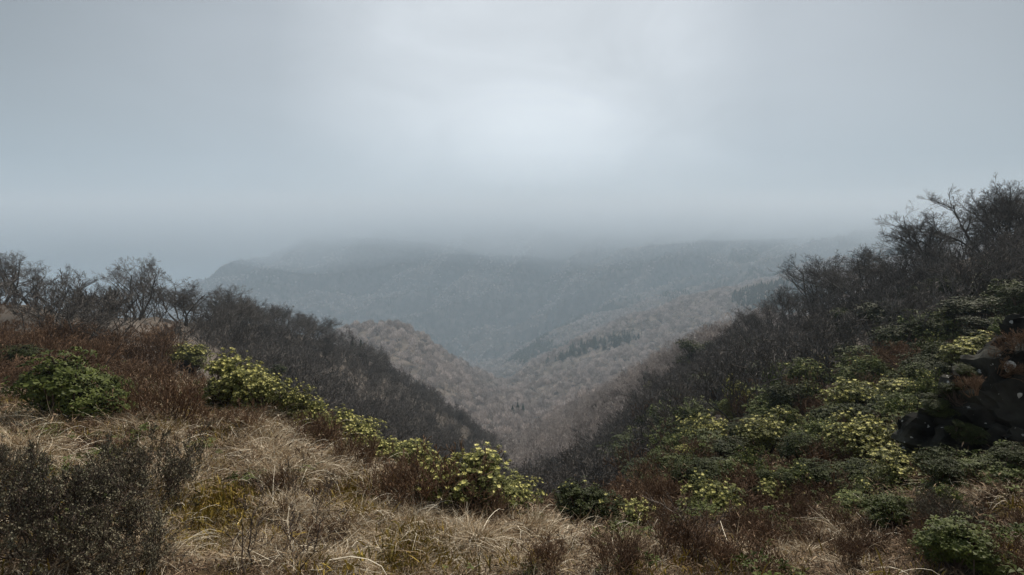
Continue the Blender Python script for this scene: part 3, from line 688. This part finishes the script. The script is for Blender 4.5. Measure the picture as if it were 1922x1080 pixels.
for px0, px1, d0, d1, cnt, h0, h1, lab, grp, where, marks in groups:
    items = []
    for k in range(cnt):
        px = px0 + (px1 - px0) * (k + random.random()) / cnt; y = crest_y(px); y = y * (1 + random.uniform(d0, d1) / 100 * 1.6)
        v = random.randrange(6); hh_ = random.uniform(h0, h1)
        o = ntree(px, y, hh_, v, lab, grp); look = TLOOK[v]
        items.append((o, px, 0, look))
    label_by_landmark(items, marks, '{look} leafless tree on ' + where + ', {n} {rel} {mark}')

# pines
PIN = []
for i in range(2):
    a, b = conifer(450 + i, 7, 900, .34); PIN.append([('crown', as_mesh('crown', a, [M['conifer']])), ('trunk', as_mesh('trunk', b, [M['bark']]))])
def pine(px, y, H, label, group=None):
    put('pine_tree', PIN[random.randrange(2)], at_pix(px, y), random.random() * 6, H / 7, label, 'pine', group)
pine(1216, 150, 7, 'lone dark pine standing above the right shoulder')
pine(660, 178, 5.5, 'left one of the two dark pointed pines at the end of the left ridge')
pine(676, 182, 6, 'right one of the two dark pointed pines at the end of the left ridge')
pine(206, 70, 3.8, 'small dark evergreen between bare trees on the left skyline')
for px, y, h, lb in ((972, 470, 13, 'tallest'), (962, 450, 10, 'second from left'), (944, 455, 9, 'small leftmost'), (982, 490, 12, 'rightmost')):
    pine(px, y, h, lb + ' dark pine of the little clump on the valley floor', 'pines on the valley floor')

# ------------------------------------------------------------------ shrubs of the foreground (pixel of the base, width in px)
def shrub(kind, meshes, px, py, wpx, hpx, label, cat, group=None, W0=1.0, H0=.9):
    h = hit(px, py)
    if h is None: return
    s = h.y / FPX
    o = put(kind, meshes, h, random.random() * 6.28, (wpx * s / W0, wpx * s / W0, hpx * s / H0), label, cat, group)
    if group: FILL.append((o, px, py, cat, group))
    return o
FILL = []
EVL = [
 (355, 700, 80, 60, 0, 'small cream topped evergreen bush at the top of the left knoll edge'),
 (425, 765, 120, 95, 1, 'cream flowered evergreen bush in the middle of the left knoll edge'),
 (490, 780, 90, 80, 2, 'pale flowered bush just right of the big cream one on the left'),
 (548, 800, 70, 70, 3, 'yellow green bush halfway down the left knoll edge'),
 (625, 830, 90, 70, 4, 'olive bush with few flowers low on the left knoll edge'),
 (582, 812, 70, 60, 1, 'ragged yellow tipped bush between the halfway bush and the olive one on the left'),
 (672, 850, 80, 62, 2, 'loose yellow green bush at the lower end of the left diagonal row'),
 (722, 882, 80, 60, 3, 'small leggy bush between the left row and the centre bushes'),
 (458, 740, 70, 60, 4, 'pale bush tucked behind the big cream one on the left edge'),
 (770, 900, 120, 75, 0, 'yellow flowered bush behind the red brown twigs in the centre'),
 (880, 950, 170, 110, 1, 'wide cream dotted bush on the centre knoll edge, right of the brown twigs'),
 (950, 975, 100, 80, 2, 'lower right end bush of the centre row, leaning into the gap'),
 (1200, 1000, 80, 60, 3, 'small pale green bush right of the dark round bush'),
 (1350, 985, 120, 95, 4, 'bright yellow flowered bush low in the right foreground'),
 (1460, 960, 90, 65, 0, 'small yellow topped bush right of the brightest yellow one'),
 (1380, 795, 50, 80, 1, 'narrow tall yellow green bush on the right slope'),
 (1330, 860, 80, 80, 2, 'grey green bush below the narrow one on the right slope'),
 (1430, 870, 110, 90, 3, 'broad olive bush in the middle of the right slope'),
 (1620, 800, 130, 95, 4, 'cream crowned bush at the top of the right slope, left of the rocks'),
 (1710, 780, 110, 75, 0, 'yellow tipped bush beside the cream crowned one on the right'),
 (1815, 700, 110, 70, 1, 'highest cream topped bush above the dark rocks on the right'),
 (1625, 890, 120, 110, 2, 'tall yellow green bush in the centre of the right slope'),
 (1700, 930, 130, 85, 3, 'light flowered bush left of the dark rock wall'),
 (1550, 705, 70, 45, 4, 'small faint yellow bush in the shade under the right crest'),
 (1500, 700, 40, 45, 0, 'tiny yellow bush left of another in the shade under the right crest'),
 (1222, 748, 36, 36, 1, 'lone yellow green bush far down the right shoulder'),
 (1156, 880, 40, 34, 2, 'small grey green bush above the dark round bush'),
 (1088, 885, 28, 34, 3, 'tiny pale bush at the left foot of the right slope'),
 (1560, 830, 80, 60, 1, 'half hidden olive bush between brown scrub on the right slope'),
 (1290, 890, 60, 60, 0, 'small olive bush at the left side of the right slope'),
]
for px, py, wd, hh, v, lab in EVL: shrub('flowering_bush', EV[v], px, py, wd, hh, lab, 'bush')
shrub('green_bush', EVG[0], 125, 800, 190, 150, 'large bright green leafy bush at the left among red brown twigs', 'bush')
shrub('green_bush', EVG[1], 215, 770, 90, 95, 'smaller green leafy bush right of the large bright green one', 'bush')
shrub('green_bush', EVG[1], 1665, 985, 110, 80, 'low leafy green bush beside the pale stones on the right', 'bush')
shrub('green_bush', EVG[0], 1805, 1075, 170, 110, 'leafy green bush in the lower right corner', 'bush')
shrub('dark_bush', EVD[0], 1088, 1010, 150, 115, 'dark round evergreen bush with few white flowers right of the gap', 'bush')
shrub('dark_bush', EVD[1], 512, 765, 100, 85, 'dark evergreen bush without flowers behind the cream row on the left', 'bush')
shrub('dark_bush', EVD[2], 30, 710, 90, 60, 'dark bush at the left edge behind the bright green one', 'bush')
DB = [(1450, 740), (1520, 740), (1600, 700), (1680, 690), (1740, 660), (1830, 620), (1900, 600), (1480, 800), (1720, 830), (1570, 640), (1650, 640), (1790, 580), (1890, 540), (1400, 700), (1340, 760), (1270, 800), (1230, 850), (1900, 660), (1500, 880), (1540, 930), (1750, 720), (1860, 560), (1700, 600), (1320, 700)]
DB += [(rng.uniform(1150, 1910), rng.uniform(0, 1)) for _ in range(36)]
DB = [(a, b if b > 2 else 610 + (1900 - a) * .36 + b * (950 - 610 - (1900 - a) * .36)) for a, b in DB]
for px, py in DB: shrub('dark_bush', EVD[random.randrange(1, 3)], px, py, random.uniform(70, 120), random.uniform(45, 80), 'dark evergreen bush in the shade of the right slope', 'bush', 'dark bushes on the right slope')
BRL = [
 (310, 800, 150, 120, 'tall red brown twiggy shrub between the green bush and the cream row'),
 (240, 790, 90, 80, 'low brown shrub left of the tall red brown one'),
 (60, 690, 110, 80, 'brown shrub on the left edge above the green bush'),
 (180, 680, 110, 60, 'dull brown shrub behind the bright green bush'),
 (455, 810, 90, 60, 'brown twiggy shrub under the cream row'),
 (590, 850, 110, 90, 'brown twiggy shrub in front of the olive bush'),
 (665, 885, 100, 85, 'brown shrub left of the centre bushes'),
 (815, 965, 210, 140, 'widest red brown twiggy shrub in the centre of the knoll edge'),
 (730, 940, 120, 90, 'brown shrub at the left foot of the widest centre one'),
 (900, 985, 110, 90, 'brown shrub in front of the cream dotted bush'),
 (620, 1030, 90, 60, 'small brown shrub in the pale grass at the lower centre'),
 (1030, 1075, 110, 70, 'low red brown shrub at the bottom centre'),
 (1160, 1070, 130, 80, 'red brown shrub below the dark round bush'),
 (1280, 1060, 150, 110, 'grey brown tangled shrub right of the dark round bush'),
 (1400, 1078, 150, 90, 'brown shrub at the bottom, under the yellow bush'),
 (1240, 960, 100, 80, 'brown shrub beside the small pale green bush'),
 (1500, 960, 100, 70, 'dark brown shrub right of the small yellow topped bush'),
 (1715, 860, 90, 90, 'rust coloured twiggy shrub left of the rock wall'),
 (1560, 900, 100, 70, 'brown shrub left of the tall yellow green bush'),
 (1400, 790, 90, 60, 'brown shrub behind the narrow yellow green bush'),
 (1890, 1078, 120, 80, 'brown twiggy shrub in the bottom right corner'),
 (530, 930, 70, 60, 'single small brown shrub in the grass below the left knoll edge'),
]
for i, (px, py, wd, hh, lab) in enumerate(BRL): shrub('twiggy_shrub', BR[i % 4], px, py, wd, hh, lab, 'shrub', W0=1.1, H0=1.0)
DKL = [(90, 1040, 330, 230, 'large dark tangled shrub with withered leaves in the lower left corner'),
 (270, 960, 230, 170, 'dark tangled shrub right of the largest one at the lower left'),
 (230, 1079, 260, 150, 'dark leaf strewn shrub at the bottom left'),
 (10, 930, 160, 110, 'dark tangled shrub cut by the left edge of the photo'),
 (1780, 1000, 130, 80, 'dark tangled shrub at the foot of the rock wall')]
for i, (px, py, wd, hh, lab) in enumerate(DKL): shrub('tangled_shrub', DK[i % 3], px, py, wd, hh, lab, 'shrub', W0=1.9, H0=1.0)
for i, (px, py, wd, hh, lab) in enumerate([(490, 1078, 190, 170, 'thin open dark shrub rising from the grass at the bottom left'),
   (1330, 1050, 200, 120, 'thin bare shrub with long pale shoots in front of the yellow bush'),
   (560, 960, 120, 110, 'thin dark shrub standing in the bright grass')]):
    shrub('sparse_shrub', SP[i % 2], px, py, wd, hh, lab, 'shrub', W0=1.1, H0=1.0)


# filler on the right slope, wherever the hand placed ones leave bare ground
rs = random.Random(11)
for k in range(90):
    px = rs.uniform(1150, 1780); py = rs.uniform(650 + (1760 - px) * .28, 1075)
    shrub('twiggy_shrub', BR[k % 4], px, py, rs.uniform(70, 120), rs.uniform(40, 75), 'brown leafless scrub bush between the evergreen bushes of the right slope', 'shrub', 'brown scrub bushes on the right slope', W0=1.1, H0=1.0)
for k in range(34):
    px = rs.uniform(1190, 1800); py = rs.uniform(670 + (1780 - px) * .28, 1000)
    shrub('flowering_bush', EVO[k % 2], px, py, rs.uniform(50, 100), rs.uniform(45, 85), 'olive bush with a few pale yellow tips in the thicket of the right slope', 'bush', 'yellow tipped bushes in the right thicket')
for k in range(60):
    px = rs.uniform(1190, 1900); py = rs.uniform(620 + (1780 - px) * .35, 935)
    shrub('green_bush', EVG[k % 2], px, py, rs.uniform(55, 120), rs.uniform(40, 80), 'olive evergreen bush without flowers on the right slope', 'bush', 'olive bushes on the right slope')
for k in range(26):
    px = rs.uniform(-30, 330); py = rs.uniform(640, 740)
    shrub('twiggy_shrub', BR[k % 4], px, py, rs.uniform(70, 120), rs.uniform(45, 70), 'dull brown scrub bush below the left ridge trees', 'shrub', 'brown scrub bushes on the left shoulder', W0=1.1, H0=1.0)
BM = [(1350, 940, 'the brightest yellow bush'), (1380, 760, 'the narrow yellow green bush'), (1430, 825, 'the broad olive bush'), (1620, 750, 'the cream crowned bush'),
      (1815, 670, 'the highest cream bush'), (1625, 840, 'the tall yellow green bush'), (1700, 890, 'the light flowered bush'), (1530, 690, 'the two faint yellow bushes'),
      (1222, 730, 'the lone yellow green bush'), (1088, 960, 'the dark round bush'), (1715, 820, 'the rust coloured shrub'), (1900, 800, 'the rock face')]
LM = [(355, 680, 'the small cream topped bush'), (125, 740, 'the large bright green bush'), (30, 700, 'the dark bush at the edge'), (255, 580, 'the fan crowned tree'), (310, 760, 'the tall red brown shrub')]
for grp, look in (('dark bushes on the right slope', 'dark shaded evergreen bush'), ('brown scrub bushes on the right slope', 'brown leafless scrub bush'), ('olive bushes on the right slope', 'flowerless olive bush'), ('yellow tipped bushes in the right thicket', 'sparsely yellow tipped bush')):
    label_by_landmark([(o, px, py, look) for o, px, py, c_, g_ in FILL if g_ == grp], BM, '{look} on the right slope, {n} {rel} {mark}')
label_by_landmark([(o, px, py, 'dull brown scrub') for o, px, py, c_, g_ in FILL if g_ == 'brown scrub bushes on the left shoulder'], LM, '{look} on the left shoulder, {n} {rel} {mark}')
def branch(pts, r, label, key='pale_wood'):
    P = np.array([unproj(*p) for p in pts], float)
    t = np.linspace(0, 1, 14); q = np.stack([pchip(np.linspace(0, 1, len(P)), P[:, k], t) for k in range(3)], 1) + rng.normal(size=(14, 3)) * .008
    main = [(*tubes(q[None], (r * (1 - .75 * t))[None], 5), 0)]
    tips = []; 
    for k in range(9):
        a = q[3 + k]; d = unit(rng.normal(size=3) + np.array([0, 0, .6])) ; ln = .22 * rng.uniform(.5, 1.4)
        tips.append(np.stack([a, a + d * ln * .5 + rng.normal(size=3) * .015, a + d * ln]))
    main.append((*tubes(np.array(tips), np.tile([[r * .4, r * .3, r * .15]], (9, 1)), 4), 0))
    tag(link('dry_branch', as_mesh('dry_branch', main, [M[key]])), label, 'branch')
M['pale_wood'] = mat('pale_wood', (.20, .17, .14), (.42, .37, .32))
branch([(1340, 1060, 8.2), (1300, 990, 8.4), (1255, 955, 8.6), (1205, 930, 8.8)], .012, 'long pale bare branch reaching left above brown scrub in the right foreground')
branch([(1400, 1000, 7.5), (1350, 1003, 7.7), (1290, 985, 7.9)], .010, 'crooked pale branch in front of the bright yellow bush')
branch([(195, 690, 15), (225, 650, 15.3), (262, 612, 15.8), (285, 585, 16)], .016, 'thin dark leaning branch rising above brown scrub on the left', 'dark_twig')
branch([(925, 960, 11), (935, 935, 11), (945, 925, 11)], .008, 'short pale dead twig leaning by the gap')

# big tussocks that stand out
TM = [to_mesh('tussock', V, F, [M['grass']], tint=T) for V, F, T, _ in TUS]
for i, (px, py, s, lab) in enumerate([(668, 1005, 1.9, 'large fountain of bleached grass left of the centre bottom'),
  (860, 1060, 2.0, 'bright pale grass tussock at the bottom centre'), (945, 965, 1.8, 'golden arching tussock on the knoll edge by the gap'),
  (560, 1060, 1.6, 'pale tussock left of the brightest one at the bottom'), (450, 890, 1.4, 'straw coloured tussock on the crown of the bright grass patch'),
  (1500, 1060, 1.7, 'long brown grass tussock in the right foreground'), (1600, 1020, 1.5, 'straggling tussock among stones on the right')]):
    h = hit(px, py); o = link('grass_tussock', TM[i % 5]); o.location = h; o.scale = (s,) * 3; o.rotation_euler = (.1, 0, random.uniform(-.5, .5)); tag(o, lab, 'grass tussock')

# ------------------------------------------------------------------ rocks
import bmesh
from mathutils import noise as mn
def rock_mesh(seed, sub=5, rough=.35, strata=.0):
    """angular outcrop: the union of several convex blocks around one core, then weathered"""
    rg = np.random.default_rng(seed * 13 + 5)
    bm = bmesh.new(); bmesh.ops.create_icosphere(bm, subdivisions=sub, radius=1)
    D = np.array([v.co[:] for v in bm.verts]); r = np.zeros(len(D))
    for b in range(4 if sub > 4 else 1):
        n_ = unit(rg.normal(size=(11, 3)) * np.array([1, 1, .8])); d_ = rg.uniform(.5, 1.0, 11) * (1 if b == 0 else rg.uniform(.6, 1.2, 11))
        dots = D @ n_.T; rr = np.where(dots > .05, d_ / np.maximum(dots, .05), 9).min(1); r = np.maximum(r, np.minimum(rr, 1.6)) if b else np.minimum(rr, 1.6)
    off = Vector((seed * 3.1, seed * 7.7, seed * 1.3))
    for v, k in zip(bm.verts, r):
        c = v.co.copy(); k = float(k); p = c * k
        if strata:
            d = mn.voronoi(Vector((p.x * 2.6, p.y * 2.6, p.z * 4.2)) + off)[0]
            k -= .11 * max(0, 1 - (d[1] - d[0]) * 8)                      # cracks between blocks
            k += .16 * math.floor(mn.cell(Vector((p.x * 2.2, p.y * 2.2, p.z * 3.4)) + off) * 4) / 4 - .06
        k += .05 * mn.fractal(p * 4 + off, .8, 2.1, 6)
        v.co = c * k
    for f in bm.faces: f.smooth = sub < 5
    me = bpy.data.meshes.new('rock'); bm.to_mesh(me); bm.free(); me.materials.append(M['rock']); return me
RK = [rock_mesh(i, 6, .42, .10) for i in range(4)]
RKS = [rock_mesh(i + 20, 3, .3) for i in range(3)]
RKS_ = [RKS[0].copy()]; RKS_[0].materials[0] = M['lichen']
def rock(px, py, y, size, label, me, m=None, rz=None, name='rock', tilt=0):
    if y is None: h = hit(px, py)
    else: h = Vector(unproj(px, py, y))
    o = link(name, me if m is None else me.copy(), loc=h)
    if m is not None: o.data.materials[0] = m
    o.scale = size; o.rotation_euler = (tilt, 0, random.random() * 6 if rz is None else rz); tag(o, label, 'rock'); return o
rock(1995, 875, 10.5, (2.1, 1.7, 1.75), 'huge dark rock face at the right edge, spotted with pale lichen', RK[0], rz=.4)
rock(1975, 760, 12.5, (2.1, 1.6, .75), 'dark ledge on top of the rock face, with one round white lichen', RK[1], rz=.1)
rock(1960, 965, 9.0, (1.3, 1.3, .8), 'lower dark boulder under the rock face', RK[2], rz=1.0)
rock(1790, 960, 10.0, (.6, .5, .35), 'dark boulder left of the lowest one by the green bush', RK[3])
BVR = [(o, BVHTree.FromPolygons([o.matrix_basis @ v.co for v in o.data.vertices], [tuple(p.vertices) for p in o.data.polygons])) for o in [q for q in COL.objects if q.name.startswith('rock')]]
def hit_rock(px, py):
    a = (px - 961) / FPX; b = (540 - py) / FPX; c, s_ = math.cos(PITCH), math.sin(PITCH)
    best = None
    for o, bv in BVR:
        h = bv.ray_cast(Vector((0, 0, 0)), Vector((a, c + b * s_, b * c - s_)).normalized())
        if h[0] and (best is None or h[3] < best[1]): best = (h[0], h[3])
    return best[0] if best else None
rr_ = random.Random(5); RKP = []
for k in range(24):
    px = rr_.uniform(1740, 1920); py = rr_.uniform(650, 1010); h = hit_rock(px, py)
    if h is None: continue
    s_ = h.y / FPX; wv = rr_.uniform(40, 85) * s_
    if k % 3 == 0: RKP.append((put('twiggy_shrub', BR[k % 4], h, rr_.random() * 6, (wv / 1.1, wv / 1.1, wv * .6), 'wispy brown scrub rooted in a crack of the dark rock face', 'shrub', 'scrub on the rock face', tilt=(.5, 0)), px, py, 'wispy brown scrub'))
    else: RKP.append((put('dark_bush', EVD[1 + k % 2], h, rr_.random() * 6, (wv, wv, wv * .6), 'small dark bush clinging to the dark rock face', 'bush', 'dark bushes on the rock face', tilt=(.4, 0)), px, py, 'small dark bush'))
label_by_landmark(RKP, [(1893, 687, 'the round white lichen'), (1790, 960, 'the left boulder'), (1905, 830, 'the face centre')], '{look} clinging to the dark rock, {n} {rel} {mark}')
for px, py, r_, lab in ((1893, 687, .085, 'round white lichen spot on top of the dark rock face'), (1912, 742, .04, 'small white lichen spot at the right edge of the rock'), (1874, 668, .03, 'tiny white lichen spot left of the round one')):
    h = hit_rock(px, py)
    if h is not None:
        o = link('lichen_patch', RKS_[0], loc=h); o.scale = (r_, r_ * .5, r_); tag(o, lab, 'lichen')
rock(1745, 957, None, (.13, .11, .11), 'round pale grey stone in front of the green bush on the right', RKS[0], M['pale_rock'])
rock(1720, 963, None, (.08, .07, .07), 'small whitish stone left of the round pale one', RKS[1], M['pale_rock'])
rock(365, 728, None, (.13, .1, .1), 'white stone under the cream bush on the left knoll edge', RKS[0], M['pale_rock'])
rock(340, 730, None, (.08, .06, .05), 'smaller white stone left of the other by the cream bush', RKS[1], M['pale_rock'])
rock(1485, 1003, None, (.09, .08, .07), 'small pale stone in brown grass at the lower right', RKS[2], M['pale_rock'])
rock(1610, 1010, None, (.1, .08, .07), 'pale stone in the long grass at the lower right', RKS[0], M['pale_rock'])
rock(1310, 634, 165, (3, 1.5, .25), 'pale bare rock streak on the crest behind the right shoulder', RK[1], M['pale_rock'], rz=.2)
rock(706, 622, 685, (16, 8, 4), 'pale sandy outcrop on top of the middle spur', RK[2], M['pale_rock'], rz=.1)

# ------------------------------------------------------------------ air
def vol_mat(name, dens, colr, aniso=0.2, absb=None):
    m = bpy.data.materials.new(name); m.use_nodes = True; nt = m.node_tree; nt.nodes.clear()
    o = nt.nodes.new('ShaderNodeOutputMaterial'); v = nt.nodes.new('ShaderNodeVolumePrincipled')
    v.inputs['Color'].default_value = (*colr, 1); v.inputs['Density'].default_value = dens; v.inputs['Anisotropy'].default_value = aniso
    nt.links.new(v.outputs[0], o.inputs['Volume']); return m
def box(name, lo, hi, m, **kw):
    x0, y0, z0 = lo; x1, y1, z1 = hi
    V = [(x0,y0,z0),(x1,y0,z0),(x1,y1,z0),(x0,y1,z0),(x0,y0,z1),(x1,y0,z1),(x1,y1,z1),(x0,y1,z1)]
    F = [(0,3,2,1),(4,5,6,7),(0,1,5,4),(1,2,6,5),(2,3,7,6),(3,0,4,7)]
    return tag(link(name, to_mesh(name, V, F, [m])), **kw)
zmin = float(tV[:, 2].min()); zmax = float(tV[:, 2].max())
print('terrain z', zmin, zmax)
box('haze', (-62000, -300, zmin - 1), (62000, 21500, max(zmax + 12, 360)), vol_mat('haze_air', .00033, (.68, .84, .98), 0), kind='stuff')
def cloud(name, y0, zf, y1, zb, ztop, dn, amp, seed, lab):
    """a bank whose underside sinks from zf above the valley to zb where it clings to the mountain"""
    nx, ny = 90, 40; xs = np.linspace(-6500, 6500, nx); ys = np.linspace(y0, y1, ny)
    X, Y = np.meshgrid(xs, ys); f = (Y - y0) / (y1 - y0)
    nzz = fbm(X / 800, Y / 1100, 3, seed); edge = np.clip(np.minimum(f, 1 - f) * 4, 0, 1)
    B = zf + (zb - zf) * f + amp * nzz * edge; T = zf + 6 + (ztop - zf - 6) * np.clip(f * 1.25, 0, 1) ** 1.2 + amp * .3 * np.abs(nzz) * edge
    V = np.concatenate([np.stack([X, Y, B], -1).reshape(-1, 3), np.stack([X, Y, T], -1).reshape(-1, 3)])
    a = np.arange(nx * ny).reshape(ny, nx); b = a + nx * ny
    F = [np.stack([a[:-1, :-1], a[1:, :-1], a[1:, 1:], a[:-1, 1:]], -1).reshape(-1, 4), np.stack([b[:-1, :-1], b[:-1, 1:], b[1:, 1:], b[1:, :-1]], -1).reshape(-1, 4)]
    F.append(np.stack([a[0, :-1], a[0, 1:], b[0, 1:], b[0, :-1]], -1)); F.append(np.stack([a[-1, 1:], a[-1, :-1], b[-1, :-1], b[-1, 1:]], -1))
    F.append(np.stack([a[1:, 0], a[:-1, 0], b[:-1, 0], b[1:, 0]], -1)); F.append(np.stack([a[:-1, -1], a[1:, -1], b[1:, -1], b[:-1, -1]], -1))
    tag(link(name, to_mesh(name, V, np.concatenate(F), [vol_mat('cloud_air', dn, (.82, .90, .985), .2)])), kind='stuff', label=lab)
cloud('low_cloud', 1000, 190, 3500, -130, 325, .0009, 95, 81, 'grey cloud bank clinging to the far mountain')
cloud('low_cloud', 1400, 187, 3450, -20, 320, .0012, 95, 85, 'inner cloud bank lying higher on the far mountain')
cloud('low_cloud', 1600, 184, 3400, 90, 315, .0024, 90, 88, 'densest upper cloud that hides the top of the far mountain')
